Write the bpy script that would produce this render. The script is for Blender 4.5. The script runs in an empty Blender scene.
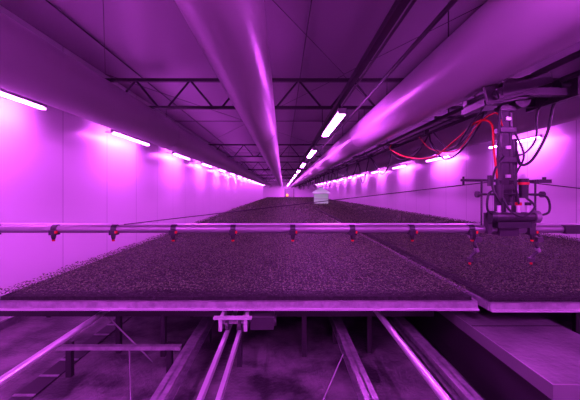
import bpy, math, random
import numpy as np
from mathutils import Vector, Matrix
random.seed(4); rng=np.random.default_rng(7)
S=bpy.context.scene
S.view_settings.view_transform='Standard'
H=1.75   # camera height; z = H + dz

# ---------------------------------------------------------------- materials
def mat(name,col,rough=.5,metal=0,emis=None,estr=0,noise=None,bump=None,spec=.5):
    m=bpy.data.materials.new(name); m.use_nodes=True
    nt=m.node_tree; b=nt.nodes['Principled BSDF']
    b.inputs['Base Color'].default_value=(*col,1)
    b.inputs['Roughness'].default_value=rough
    b.inputs['Metallic'].default_value=metal
    b.inputs['Specular IOR Level'].default_value=spec
    if emis:
        b.inputs['Emission Color'].default_value=(*emis,1); b.inputs['Emission Strength'].default_value=estr
    tc=nt.nodes.new('ShaderNodeTexCoord')
    if noise:
        col2,scale,lo,hi=noise
        n=nt.nodes.new('ShaderNodeTexNoise'); n.inputs['Scale'].default_value=scale; n.inputs['Detail'].default_value=10; n.inputs['Roughness'].default_value=.6
        nt.links.new(tc.outputs['Object'],n.inputs['Vector'])
        r=nt.nodes.new('ShaderNodeValToRGB'); r.color_ramp.elements[0].position=lo; r.color_ramp.elements[1].position=hi
        r.color_ramp.elements[0].color=(*col,1); r.color_ramp.elements[1].color=(*col2,1)
        nt.links.new(n.outputs['Fac'],r.inputs['Fac']); nt.links.new(r.outputs['Color'],b.inputs['Base Color'])
    if bump:
        sc,st=bump
        n=nt.nodes.new('ShaderNodeTexNoise'); n.inputs['Scale'].default_value=sc; n.inputs['Detail'].default_value=4
        nt.links.new(tc.outputs['Object'],n.inputs['Vector'])
        bp=nt.nodes.new('ShaderNodeBump'); bp.inputs['Strength'].default_value=st; bp.inputs['Distance'].default_value=.02
        nt.links.new(n.outputs['Fac'],bp.inputs['Height']); nt.links.new(bp.outputs['Normal'],b.inputs['Normal'])
    return m

def panel_mat(name,col,axis,period,rough):
    m=mat(name,col,rough); nt=m.node_tree; b=nt.nodes['Principled BSDF']
    tc=nt.nodes.new('ShaderNodeTexCoord'); sp=nt.nodes.new('ShaderNodeSeparateXYZ')
    nt.links.new(tc.outputs['Object'],sp.inputs[0])
    a=nt.nodes.new('ShaderNodeMath'); a.operation='PINGPONG'; a.inputs[1].default_value=period/2
    nt.links.new(sp.outputs[axis],a.inputs[0])
    c=nt.nodes.new('ShaderNodeMath'); c.operation='LESS_THAN'; c.inputs[1].default_value=.007
    nt.links.new(a.outputs[0],c.inputs[0])
    mx=nt.nodes.new('ShaderNodeMix'); mx.data_type='RGBA'
    mx.inputs[6].default_value=(*col,1); mx.inputs[7].default_value=(*[x*.5 for x in col],1)
    nt.links.new(c.outputs[0],mx.inputs[0]); nt.links.new(mx.outputs[2],b.inputs['Base Color'])
    return m

LC=(0.77,0.09,1.0)
M_wall=panel_mat('wall_panel_white',(.86,.86,.86),1,1.35,.3)
M_ceil=mat('ceiling_film',(.25,.20,.25),.5,bump=(1.2,.3))
M_duct=mat('duct_film',(.43,.38,.42),.32,bump=(1.6,.22))
M_floor=mat('floor_concrete',(.035,.03,.035),.5,noise=((.20,.18,.19),1.9,.40,.62),bump=(30,.4))
M_steel=mat('galvanised_steel',(.78,.76,.78),.28,.7)
M_boom=mat('boom_tube',(.24,.22,.24),.4,.6)
M_dark=mat('dark_steel',(.05,.04,.05),.45,.6)
M_alu=mat('aluminium_rim',(.26,.23,.26),.4,.5,noise=((.38,.35,.38),12,.4,.6))
M_truss=mat('truss_steel',(.045,.035,.045),.5,.3)
M_black=mat('black_rubber',(.012,.012,.014),.45)
M_red=mat('red_hose',(.60,.012,.010),.45)
M_lamp=mat('led_tube',(1,1,1),.4,emis=LC,estr=172)
M_house=mat('lamp_housing',(.4,.38,.4),.4)
M_soil=mat('peat_plugs',(.006,.005,.005),.9,noise=((.02,.018,.018),30,.4,.6),bump=(60,.8))
M_conc=mat('painted_plate',(.065,.055,.065),.38,noise=((.11,.10,.11),3,.40,.62),bump=(20,.25))
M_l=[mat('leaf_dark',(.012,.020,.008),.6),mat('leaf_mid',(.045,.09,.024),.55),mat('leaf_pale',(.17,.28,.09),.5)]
M_tank=mat('tank_plastic_glow',(.6,.75,.6),.4,emis=(.5,.8,.6),estr=.20)  # weak emission added so pale green shows under magenta; tank is no lamp
M_motor=mat('motor_grey',(.06,.05,.06),.35,.5)
M_orange=mat('orange_beacon',(1,.4,.05),.4,emis=(1,.35,.03),estr=3)

# ---------------------------------------------------------------- builder
class B:
    def __init__(s,name): s.n=name; s.v=[]; s.f=[]; s.mi=[]; s.m=[]; s.sm=[]
    def _m(s,m):
        if m not in s.m: s.m.append(m)
        return s.m.index(m)
    def add(s,vs,fs,m,sm=False):
        o=len(s.v); s.v+= [tuple(v) for v in vs]; k=s._m(m)
        for f in fs: s.f.append(tuple(i+o for i in f)); s.mi.append(k); s.sm.append(sm)
    def box(s,x0,x1,y0,y1,z0,z1,m,rot=None):
        vs=[Vector((x,y,z)) for x in(x0,x1) for y in(y0,y1) for z in(z0,z1)]
        if rot:
            c=Vector(((x0+x1)/2,(y0+y1)/2,(z0+z1)/2)); R=Matrix.Rotation(rot[1],3,rot[0])
            vs=[R@(v-c)+c for v in vs]
        s.add(vs,[(0,1,3,2),(4,6,7,5),(0,4,5,1),(2,3,7,6),(0,2,6,4),(1,5,7,3)],m)
    def tube(s,pts,r,m,n=10,caps=True):
        pts=[Vector(p) for p in pts]; rs=r if isinstance(r,(list,tuple)) else [r]*len(pts)
        vs=[]; L=len(pts); up=None
        for i,p in enumerate(pts):
            t=(pts[min(i+1,L-1)]-pts[max(i-1,0)]).normalized()
            if up is None:
                a=Vector((0,0,1)) if abs(t.z)<.9 else Vector((1,0,0)); up=(a-t*a.dot(t)).normalized()
            else:
                q=up-t*up.dot(t); up=q.normalized() if q.length>1e-5 else up
            w=t.cross(up)
            for k in range(n):
                a=2*math.pi*k/n; vs.append(p+(up*math.cos(a)+w*math.sin(a))*rs[i])
        fs=[(i*n+k,i*n+(k+1)%n,(i+1)*n+(k+1)%n,(i+1)*n+k) for i in range(L-1) for k in range(n)]
        s.add(vs,fs,m,True)
        if caps:
            s.add(vs[:n],[tuple(range(n))[::-1]],m); s.add(vs[-n:],[tuple(range(n))],m)
    def done(s):
        me=bpy.data.meshes.new(s.n); me.from_pydata(s.v,[],s.f)
        for m in s.m: me.materials.append(m)
        me.polygons.foreach_set('material_index',s.mi); me.polygons.foreach_set('use_smooth',s.sm)
        me.update(); o=bpy.data.objects.new(s.n,me); S.collection.objects.link(o); return o

def smooth(pts,n=8):
    P=[Vector(p) for p in pts]; P=[P[0]*2-P[1]]+P+[P[-1]*2-P[-2]]; out=[]
    for i in range(1,len(P)-2):
        for k in range(n):
            t=k/n; a,b,c,d=P[i-1:i+3]
            out.append(.5*((2*b)+(c-a)*t+(2*a-5*b+4*c-d)*t*t+(3*b-a-3*c+d)*t**3))
    out.append(P[-2]); return out

XL,XR,Y0,Y1=-3.6,6.0,-4.0,60.0
ZC=H+2.38
TR=(-2.4,6.5,15.4,24.3,33.2,42.1,51.0)
# ---------------------------------------------------------------- shell
b=B('floor'); b.box(XL,XR,Y0,Y1,-.1,0,M_floor); b.done()
b=B('ceiling'); b.box(XL,XR,Y0,Y1,ZC,ZC+.1,M_ceil); b.done()
b=B('wall_left'); b.box(XL-.1,XL,Y0,Y1,0,ZC,M_wall); b.done()
b=B('wall_right'); b.box(XR,XR+.1,Y0,Y1,0,ZC,M_wall); b.done()
b=B('wall_far'); b.box(XL-.1,XR+.1,Y1,Y1+.1,0,ZC,M_wall); b.done()
b=B('wall_back'); b.box(XL-.1,XR+.1,Y0-.1,Y0,0,ZC,M_wall); b.done()
b=B('door_1')
b.box(.4,1.9,59.90,59.96,0,2.3,M_house); b.box(.3,.4,59.87,59.98,0,2.4,M_dark); b.box(1.9,2,59.87,59.98,0,2.4,M_dark); b.box(.3,2,59.87,59.98,2.3,2.4,M_dark)
b.box(.55,.62,59.85,59.90,1.0,1.2,M_dark); b.done()
b=B('trim_1'); b.box(XL,XL+.04,Y0,Y1,0,.1,M_alu); b.done()
for ty in TR:
    b=B('roof_truss'); zt,zb=H+2.2,H+1.66
    b.box(XL,XR,ty-.035,ty+.035,zt-.03,zt+.03,M_truss); b.box(XL,XR,ty-.035,ty+.035,zb-.028,zb+.028,M_truss)
    x=XL+.25; k=0
    while x+.45<XR:
        b.tube([(x,ty,zt if k%2 else zb),(x+.45,ty,zb if k%2 else zt)],.020,M_truss,8)
        x+=.45 if k%2==0 else .62; k+=1
    b.done()
b=B('ceiling_bracing')
for x in (-2.9,-1.3,.35,2.6,4.3):
    b.tube([(x,Y0,ZC-.03),(x,Y1,ZC-.03)],.010,M_truss,6)
for i in range(7):
    ya=-2.4+i*8.9; yb=min(ya+8.9,Y1)
    b.tube([(-3.5,ya,ZC-.06),(1.2,yb,ZC-.06)],.005,M_dark,5); b.tube([(1.2,ya,ZC-.075),(-3.5,yb,ZC-.075)],.005,M_dark,5)
    b.tube([(5.9,ya,ZC-.06),(1.2,yb,ZC-.06)],.005,M_dark,5); b.tube([(1.2,ya,ZC-.09),(5.9,yb,ZC-.09)],.005,M_dark,5)
    b.tube([(XL,(ya+yb)/2,ZC-.03),(XR,(ya+yb)/2,ZC-.03)],.010,M_truss,5)
b.done()
# ---------------------------------------------------------------- air ducts
def duct(x,dz,r):
    b=B('air_duct'); pts=[];rs=[]
    y=Y0+.05
    while y<Y1-.1:
        pts.append((x,y,H+dz)); rs.append(r*(1+.008*math.sin(y*2.1+x))); y+=.5
    b.tube(pts,rs,M_duct,48)
    for ty in TR:
        b.tube([(x,ty,H+dz+r),(x,ty,H+1.63)],.004,M_dark,6)
        b.tube([(x,ty-.02,H+dz),(x,ty+.02,H+dz)],r*1.02,M_duct,48)
    return b.done()
duct(-2.30,1.14,.275); duct(-.40,1.26,.275); duct(1.60,1.12,.275); duct(3.75,1.22,.29)
# ---------------------------------------------------------------- lights
def strip(x,y0,y1,z,w,hang=False,wall=None):
    b=B('led_strip_light')
    b.box(x-w/2,x+w/2,y0,y1,z,z+.04,M_house)
    b.box(x-w/2+.008,x+w/2-.008,y0+.03,y1-.03,z-.03,z-.002,M_lamp)
    b.box(x-w/2,x+w/2,y0-.02,y0,z-.03,z+.045,M_house); b.box(x-w/2,x+w/2,y1,y1+.02,z-.03,z+.045,M_house)
    if hang:
        for yy in (y0+.2,y1-.2): b.tube([(x,yy,z+.04),(x,yy,z+.155)],.008,M_dark,6)
    if wall is not None:
        for yy in (y0+.3,y1-.3): b.box(min(x,wall),max(x,wall),yy-.012,yy+.012,z+.04,z+.055,M_house)
    return b.done()
y=-.70-2.2
while y<58:
    strip(-3.3,y,y+1.72,H+1.165,.055,wall=XL+.002)
    y+=3.54 if y>-1 else 2.2
y=-.7
while y<58: strip(5.70,y,y+1.8,H+1.235,.06,wall=XR-.002); y+=4.0
y=4.33
while y<58: strip(.775,y,y+1.75,H+1.05,.11,hang=True); y+=3.8
for yy in (-2.6,-.4): strip(.775,yy,yy+1.75,H+1.05,.11,hang=True)  # unseen lamps added overhead to light the aisle floor near the camera
for xx in (-1.35,2.9): strip(xx,-.6,1.2,H+1.05,.11,hang=True)  # two more added lamps, out of view, brightening the near aisle
b=B('lamp_support_beam'); b.box(.745,.805,Y0,Y1,H+1.21,H+1.27,M_truss)
for ty in TR: b.tube([(.775,ty,H+1.27),(.775,ty,H+1.63)],.006,M_dark,6)
b.done()
for xx in (-1.35,2.9):  # beams only carry the added out-of-view lamps
    b=B('lamp_support_beam')
    b.box(xx-.02,xx+.02,-3.9,1.3,H+1.205,H+1.24,M_truss); b.tube([(xx,-2.4,H+1.24),(xx,-2.4,H+1.63)],.006,M_dark,6); b.tube([(xx,1.2,H+1.24),(xx,1.2,ZC)],.006,M_dark,6)
    b.done()
b=B('heating_pipe'); b.tube([(1.18,Y0,H+1.32),(1.18,Y1,H+1.32)],.020,M_truss,10); b.tube([(1.03,Y0,H+1.5),(1.03,Y1,H+1.5)],.015,M_truss,10)
for ty in TR: b.tube([(1.18,ty,H+1.34),(1.18,ty,H+1.63)],.005,M_dark,6); b.tube([(1.03,ty,H+1.5),(1.03,ty,H+1.63)],.005,M_dark,6)
b.done()
# ---------------------------------------------------------------- growing tables
TZ=H-1.02
def table(x0,x1,y0,y1):
    e=B('growing_table')
    e.box(x0,x1,y0,y1,TZ-.02,TZ+.01,M_dark)
    for (a,c,d,f) in ((x0,x1,y0-.02,y0+.02),(x0,x1,y1-.02,y1+.02)):
        e.box(a,c,d,f,TZ-.06,TZ+.012,M_alu)
    for (a,c,d,f) in ((x0-.012,x0+.012,y0,y1),(x1-.012,x1+.012,y0,y1)):
        e.box(a,c,d,f,TZ-.06,TZ+.012,M_alu)
    e.box(x0,x1,y0-.045,y0-.02,TZ-.062,TZ-.047,M_steel)
    e.box(x0+.03,x1-.03,y0+.03,y1-.03,TZ+.01,TZ+.045,M_soil)
    x=x0+.5
    while x<x1: e.box(x,x+.04,y0+.05,y1-.05,TZ-.07,TZ-.02,M_alu); x+=.9
    t=e.done()
    V=[];MI=[]
    def field(xa,xb,ya,yb,sp,sz):
        gx,gy=np.meshgrid(np.arange(xa,xb,sp),np.arange(ya,yb,sp*1.25))
        n=gx.size
        cx=gx.ravel()+rng.normal(0,sp*.09,n); cy=gy.ravel()+rng.normal(0,sp*.07,n)
        hh=rng.uniform(.7,1.0,n)*.07*(1+.12*np.sin(cx*9)*np.sin(cy*5.))
        base=rng.uniform(0,2*np.pi,n)
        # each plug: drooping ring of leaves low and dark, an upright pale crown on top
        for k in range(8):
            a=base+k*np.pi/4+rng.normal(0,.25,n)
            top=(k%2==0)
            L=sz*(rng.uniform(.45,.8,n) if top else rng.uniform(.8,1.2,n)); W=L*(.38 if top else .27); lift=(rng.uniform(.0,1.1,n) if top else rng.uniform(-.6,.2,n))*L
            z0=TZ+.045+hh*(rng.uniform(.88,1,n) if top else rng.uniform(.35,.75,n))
            dx,dy=np.cos(a),np.sin(a)
            p0=np.stack([cx,cy,z0],1)
            p1=np.stack([cx+dx*L*.55-dy*W,cy+dy*L*.55+dx*W,z0+lift*.8],1)
            p2=np.stack([cx+dx*L,cy+dy*L,z0+lift*.75],1)
            p3=np.stack([cx+dx*L*.55+dy*W,cy+dy*L*.55-dx*W,z0+lift*.8],1)
            V.append(np.stack([p0,p1,p2,p3],1).reshape(-1,3))
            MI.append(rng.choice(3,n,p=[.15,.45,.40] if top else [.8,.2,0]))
    for (a,c,sp,sz) in ((0,5.5,.040,.028),(5.5,9,.048,.033),(9,17,.07,.05),(17,62,.15,.10)):
        ya=max(a,y0+.03); yb=min(c,y1-.03)
        if ya<yb: field(x0+.04,x1-.04,ya,yb,sp,sz)
    V=np.concatenate(V); MI=np.concatenate(MI); nf=len(V)//4
    me=bpy.data.meshes.new('seedlings'); me.vertices.add(len(V)); me.vertices.foreach_set('co',V.ravel())
    me.loops.add(nf*4); me.loops.foreach_set('vertex_index',np.arange(nf*4))
    me.polygons.add(nf); me.polygons.foreach_set('loop_start',np.arange(nf)*4)
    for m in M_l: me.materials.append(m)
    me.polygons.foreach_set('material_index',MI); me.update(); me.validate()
    o=bpy.data.objects.new('seedlings',me); S.collection.objects.link(o); o.parent=t
ys=[(3.05,14.9),(15.0,28.9),(29.0,43.9),(44.0,57)]
for a,c in ys:
    table(-2.67,1.79,a,c); table(1.88,5.85,a-.04 if a<4 else a,c)
# ---------------------------------------------------------------- sub-frame
ZR=H-1.2
def legs(b,x,ys,zt,m=M_dark):
    for y in ys: b.box(x-.025,x+.025,y-.025,y+.025,0,zt,m)
for x in (-1.79,.94,3.2,5.0):
    b=B('roller_rail'); b.tube([(x,.6,ZR),(x,59,ZR)],.027,M_steel,14)
    legs(b,x,[1.0]+[3.6+2.5*i for i in range(22)],ZR-.02)
    b.done()
b=B('transport_track')
for x in (-.49,-.38):
    b.box(x-.015,x+.015,.6,59,ZR-.05,ZR-.01,M_steel)
for i in range(24): y=.9+i*2.4; b.box(-.53,-.34,y,y+.05,ZR-.08,ZR-.05,M_dark); b.box(-.46,-.41,y,y+.05,0,ZR-.08,M_dark)
b.done()
b=B('table_drive_carriage')
b.box(-.56,-.53,2.86,3.12,ZR-.01,ZR+.10,M_steel); b.box(-.34,-.31,2.86,3.12,ZR-.01,ZR+.10,M_steel)
b.box(-.56,-.31,2.9,2.94,ZR+.04,ZR+.06,M_alu); b.box(-.29,-.08,2.92,3.1,ZR-.02,ZR+.09,M_motor)
for x in (-.49,-.38): b.tube([(x-.015,2.9,ZR+.03),(x+.015,2.9,ZR+.03)],.04,M_dark,18)
b.tube([(-.06,3.0,ZR+.03),(-.2,3.0,ZR+.03)],.045,M_motor,16)
b.box(-.6,-.27,2.84,2.88,ZR+.10,ZR+.12,M_steel); b.done()
for x in (-.88,.62,1.35):
    b=B('floor_beam'); z=.30 
    b.box(x-.05,x+.05,.5,59,z-.01,z,M_alu); b.box(x-.05,x+.05,.5,59,z-.12,z-.11,M_alu); b.box(x-.005,x+.005,.5,59,z-.12,z,M_alu)
    for i in range(20): y=.8+i*3; b.box(x-.04,x+.04,y,y+.08,0,z-.12,M_dark)
    b.done()
b=B('cross_beam')
b.box(-2.1,-.95,3.05,3.10,.285,.32,M_alu)
for x in (-2.05,-1.1): b.box(x,x+.05,3.11,3.16,0,.32,M_dark)
b.done()
for yy in (3.5,4.6,6.2):
    b=B('cross_beam'); b.box(-3.4,1.6,yy,yy+.06,ZR-.12,ZR-.06,M_dark)
    for x in (-3.3,-1.3,.2): b.box(x,x+.05,yy,yy+.05,0,ZR-.12,M_dark)
    b.done()
b=B('brace_rod')
b.tube([(.15,2.3,.0),(.50,2.75,.40)],.006,M_boom,6); b.tube([(-1.35,2.9,.36),(-1.1,2.4,0)],.006,M_boom,6)
b.tube([(1.0,3.2,.45),(1.3,3.2,.1)],.008,M_boom,6); b.tube([(-1.75,3.3,.5),(-1.3,3.3,.05)],.008,M_boom,6); b.done()
b=B('service_duct_cover'); x0,x1,y0=1.68,2.5,2.05
b.box(x0+.03,x1-.03,y0+.02,59,0,ZR-.07,M_dark); b.box(x0,x1,y0,59,ZR-.07,ZR,M_conc)
b.box(x0-.012,x0,y0,59,ZR-.09,ZR+.008,M_boom); b.box(x0-.012,x1,y0-.012,y0,ZR-.09,ZR+.008,M_boom)
for i in range(25): y=y0+.9+i*2.2; b.box(x0,x1,y,y+.012,ZR,ZR+.004,M_dark)
b.done()
b=B('floor_drain_channel'); b.box(-2.3,-2.12,1.0,20,0,.012,M_dark)
for i in range(60): y=1.0+i*.3; b.box(-2.3,-2.12,y,y+.03,.012,.02,M_alu)
b.done()
# ---------------------------------------------------------------- spray boom
YB=2.8; ZB=H-.315
b=B('irrigation_boom')
b.tube([(-3.3,YB,ZB),(5.6,YB,ZB)],.032,M_boom,16)
b.tube([(-3.3,YB+.02,ZB+.040),(5.6,YB+.02,ZB+.040)],.008,M_steel,10)
x=-2.93
xs=[]
while x<5.5: xs.append(x); x+=.502
for x in xs:
    b.tube([(x-.022,YB,ZB),(x+.022,YB,ZB)],.040,M_black,16)
    b.box(x-.03,x+.03,YB-.05,YB+.01,ZB-.045,ZB-.005,M_black)
    b.tube([(x,YB-.03,ZB-.03),(x,YB-.03,ZB-.065)],[.022,.018],M_black,12)
    b.tube([(x,YB-.03,ZB-.065),(x,YB-.03,ZB-.085)],[.018,.012],M_black,12)
    b.box(x+.022,x+.036,YB-.055,YB-.03,ZB-.03,ZB-.01,M_red); b.tube([(x,YB-.03,ZB-.085),(x,YB-.03,ZB-.098)],.012,M_red,10)
for x in (-3.3,5.6): b.tube([(x-.03,YB,ZB),(x+.03,YB,ZB)],.04,M_black,16)
b.tube([(1.8,YB,H+.09),(-1.35,YB,ZB+.04)],.004,M_dark,6)
b.tube([(2.0,YB,H+.09),(5.2,YB,ZB+.04)],.004,M_dark,6)
b.done()
# ---------------------------------------------------------------- boom trolley
zr=H+.90
b=B('boom_trolley_rail')
for x in (1.93,2.24):
    b.tube([(x,Y0+.1,zr),(x,Y1-.1,zr)],.022,M_truss,12)
for i in range(26):
    y=-3.2+i*2.45
    b.box(1.91,2.27,y-.02,y+.02,zr+.024,zr+.05,M_dark); b.tube([(2.08,y,zr+.05),(2.08,y,ZC)],.008,M_dark,6)
b.done()
b=B('boom_trolley')
b.box(1.66,2.30,2.62,2.68,zr-.13,zr-.07,M_motor); b.box(1.66,2.30,2.98,3.04,zr-.13,zr-.07,M_motor)
b.box(1.70,1.76,2.55,3.1,zr-.15,zr-.06,M_motor); b.box(2.28,2.33,2.55,3.1,zr-.15,zr+.03,M_motor)
b.box(1.62,2.0,2.66,3.0,zr-.17,zr-.13,M_motor,('Y',-.18)); b.box(1.60,2.0,2.60,2.63,zr-.16,zr-.02,M_dark,('Y',-.25))
b.box(1.66,2.1,2.56,2.59,zr-.11,zr-.03,M_motor,('Y',-.30)); b.tube([(1.68,2.57,zr-.14),(1.68,3.0,zr-.14)],.035,M_black,12)
for x in (1.93,2.24):
    for y in (2.65,3.01): b.tube([(x-.04,y,zr-.05),(x-.015,y,zr-.045),(x+.015,y,zr-.045),(x+.04,y,zr-.05)],[.045,.022,.022,.045],M_black,14)
b.box(2.3,2.46,2.7,2.76,zr-.04,zr,M_motor,('Y',-.4)); b.tube([(2.38,2.73,zr+.02),(2.44,2.73,zr-.09)],.03,M_black,10)
b.tube([(1.98,2.72,zr-.13),(1.98,2.95,zr-.13)],.07,M_motor,18)
b.box(1.84,1.90,YB-.03,YB+.03,ZB-.02,zr-.09,M_dark); b.tube([(1.925,YB-.01,ZB+.05),(1.925,YB-.01,zr-.12)],.012,M_motor,10)
b.box(1.955,1.975,YB-.02,YB+.02,ZB,H+.45,M_dark)
for z in (.02,.25,.5,.68): b.box(1.82,1.95,YB-.045,YB+.045,H+z,H+z+.04,M_motor)
for z in (.12,.36,.6): b.box(1.865,1.90,YB-.05,YB-.03,H+z,H+z+.025,M_steel)
b.tube([(1.50,YB-.02,H+.10),(2.22,YB-.02,H+.09)],.011,M_dark,8)
b.tube([(1.62,YB-.05,H-.02),(2.16,YB-.05,H-.02)],.009,M_dark,8)
b.tube([(1.66,YB-.04,H+.10),(1.66,YB-.04,H-.28)],.008,M_motor,8); b.tube([(2.11,YB-.04,H+.10),(2.11,YB-.04,H-.28)],.008,M_motor,8)
for x in (1.62,2.16): b.tube([(x-.012,YB-.05,H-.02),(x+.012,YB-.05,H-.02)],.026,M_motor,12)
b.box(2.12,2.24,YB-.05,YB+.01,H+.075,H+.105,M_motor); b.tube([(1.74,YB-.02,H+.05),(1.74,YB-.02,H+.14)],.018,M_motor,10)
b.tube([(2.2,YB-.02,H+.09),(2.2,YB-.02,H+.125)],.015,M_black,8); b.tube([(1.52,YB-.02,H+.06),(1.52,YB-.02,H+.13)],.009,M_black,8)
b.tube([(1.79,YB-.06,H-.16),(1.79,YB-.06,H+.06)],.034,M_motor,16); b.tube([(1.79,YB-.06,H+.06),(1.79,YB-.06,H+.085)],.022,M_black,12)
b.tube([(1.99,YB-.07,H-.05),(1.99,YB-.07,H+.11)],[.032,.038],M_black,16); b.tube([(1.99,YB-.07,H+.06),(1.99,YB-.07,H+.08)],.041,M_red,16)
b.tube([(1.99,YB-.07,H+.11),(1.99,YB-.07,H+.15)],[.03,.012],M_steel,12)
b.tube([(1.74,YB-.08,H-.205),(2.06,YB-.08,H-.205)],.040,M_motor,16)
b.tube([(2.06,YB-.08,H-.205),(2.10,YB-.08,H-.205)],.052,M_boom,18)
b.tube([(1.70,YB-.08,H-.205),(1.74,YB-.08,H-.205)],.050,M_black,18)
for x in (1.78,1.86,1.94,2.02):
    b.tube([(x,YB-.08,H-.17),(x,YB-.08,H-.11)],.017,M_steel,10); b.tube([(x,YB-.08,H-.11),(x,YB-.08,H-.085)],.024,M_black if x!=1.94 else M_red,10)
b.box(1.76,2.04,YB-.10,YB-.02,ZB+.02,ZB+.07,M_black); b.box(1.80,1.96,YB-.06,YB+.05,ZB-.05,ZB+.05,M_dark)
b.box(2.05,2.1,YB-.06,YB+.0,ZB-.03,ZB+.12,M_motor); b.box(1.70,1.74,YB-.06,YB+.0,ZB-.03,ZB+.14,M_motor)
b.box(2.36,2.52,YB-.05,YB+.0,ZB-.035,ZB+.035,M_dark)
for (p) in ([(1.79,YB-.09,H-.1),(1.72,YB-.14,H-.04),(1.70,YB-.12,H+.06),(1.76,YB-.07,H+.2),(1.85,YB-.04,H+.3)],
            [(1.99,YB-.09,H-.04),(2.03,YB-.14,H-.12),(1.93,YB-.15,H-.2),(1.83,YB-.14,H-.15),(1.8,YB-.1,H-.05)],
            [(1.74,YB-.09,H-.2),(1.66,YB-.12,H-.14),(1.67,YB-.12,H-.02),(1.74,YB-.09,H+.02)],
            [(2.08,YB-.09,H-.2),(2.16,YB-.12,H-.16),(2.14,YB-.12,H-.04),(2.02,YB-.09,H-.02)],
            [(1.94,2.76,H+.5),(2.0,2.74,H+.3),(1.9,2.7,H+.12),(1.93,2.7,H-.1)]):
    b.tube(smooth(p),.009,M_black,8)
b.tube(smooth([(2.36,2.75,zr-.02),(2.30,2.8,H+.75),(2.24,2.8,H+.5),(2.12,2.8,H+.28),(1.99,2.76,H+.23),(1.95,2.76,H+.35)]),.012,M_black,8)
b.tube(smooth([(2.33,2.85,zr-.05),(2.20,2.85,H+.7),(2.18,2.85,H+.45),(2.05,2.85,H+.32),(1.94,2.84,H+.42)]),.009,M_black,8)
b.tube(smooth([(1.80,2.74,H+.70),(1.79,2.74,H+.45),(1.78,2.74,H+.1),(1.80,2.72,H-.05)]),.012,M_black,8)
b.tube(smooth([(1.68,2.7,zr-.15),(1.62,2.9,H+.55),(1.72,3.3,H+.45),(1.9,3.9,H+.55),(2.0,4.4,zr-.1)]),.009,M_black,8)
b.tube(smooth([(1.79,2.74,H+.02),(1.75,2.74,H+.35),(1.765,2.8,H+.58),(1.72,2.95,H+.62),(1.77,3.4,H+.53),(1.80,4,H+.42),(1.87,5,H+.53),(1.95,6,zr-.12),(2.0,6.1,zr-.03)],10),.009,M_red,8)
b.tube(smooth([(1.83,2.75,H+.55),(1.78,2.76,H+.66),(1.74,2.95,H+.60),(1.84,3.5,H+.44),(1.88,4.2,H+.55),(1.98,4.8,zr-.1)],10),.006,M_red,8)
for x,sx in ((1.62,-1),(2.13,1)):
    b.tube(smooth([(x,YB-.03,ZB-.02),(x+.01*sx,YB-.05,ZB-.07),(x-.03,YB-.06,ZB-.12),(x-.01,YB-.06,ZB-.17),(x-.05,YB-.06,ZB-.21),(x-.07*1,YB-.06,ZB-.24)]),.012,M_black,8)
    b.box(x-.09,x-.05,YB-.08,YB-.04,ZB-.265,ZB-.23,M_motor); b.box(x-.02,x+.03,YB-.07,YB-.03,ZB-.10,ZB-.06,M_motor)
    b.tube([(x-.02,YB-.06,ZB-.15),(x-.005,YB-.06,ZB-.18)],.018,M_boom,8)
    b.tube([(x-.07,YB-.06,ZB-.265),(x-.07,YB-.06,ZB-.285)],.010,M_red,8)
b.done()
b=B('festoon_cable')
y=3.3;pts=[]
while y<45:
    sp=1.5
    for k in range(12):
        t=k/12; pts.append((2.08+.05*math.sin(y*3+t*3),y+sp*t,zr-.05-.62*4*t*(1-t)*(.75+.25*math.sin(y))))
    b.box(2.05,2.11,y-.03,y+.03,zr-.07,zr-.0,M_black); y+=sp
b.tube(pts,.011,M_black,8)
b.tube([(p[0]+.04,p[1]+.1,zr-.05+(p[2]-zr+.05)*.75) for p in pts],.008,M_black,6)
b.tube([(2.08,3.0,zr-.0),(2.08,46,zr-.0)],.012,M_dark,8); b.done()
# ---------------------------------------------------------------- tank
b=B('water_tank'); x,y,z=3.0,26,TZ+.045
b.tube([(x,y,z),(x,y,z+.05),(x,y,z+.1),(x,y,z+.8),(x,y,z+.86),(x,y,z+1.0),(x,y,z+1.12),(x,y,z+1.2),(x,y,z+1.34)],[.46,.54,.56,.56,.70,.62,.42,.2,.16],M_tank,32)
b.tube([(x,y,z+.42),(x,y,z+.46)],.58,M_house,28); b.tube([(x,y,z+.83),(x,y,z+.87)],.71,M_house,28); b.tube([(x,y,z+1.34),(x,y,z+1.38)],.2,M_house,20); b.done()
b=B('warning_beacon'); b.tube([(.75,58.0,1.0),(.75,58.0,1.15),(.75,58,1.35),(.75,58,1.4)],[.15,.18,.14,.05],M_orange,14); b.tube([(.75,58,0),(.75,58,1.0)],.05,M_dark,8); b.done()

w=bpy.data.worlds.new('World'); S.world=w; w.use_nodes=True
w.node_tree.nodes['Background'].inputs[0].default_value=(.02,.0,.03,1)
c=bpy.data.cameras.new('Camera'); c.sensor_width=36; c.lens=330/580*36; c.shift_x=7/580; c.shift_y=-8/580; c.clip_end=200; c.clip_start=.05
o=bpy.data.objects.new('Camera',c); o.location=(0,0,H); o.rotation_euler=(math.radians(90),0,0); S.collection.objects.link(o); S.camera=o
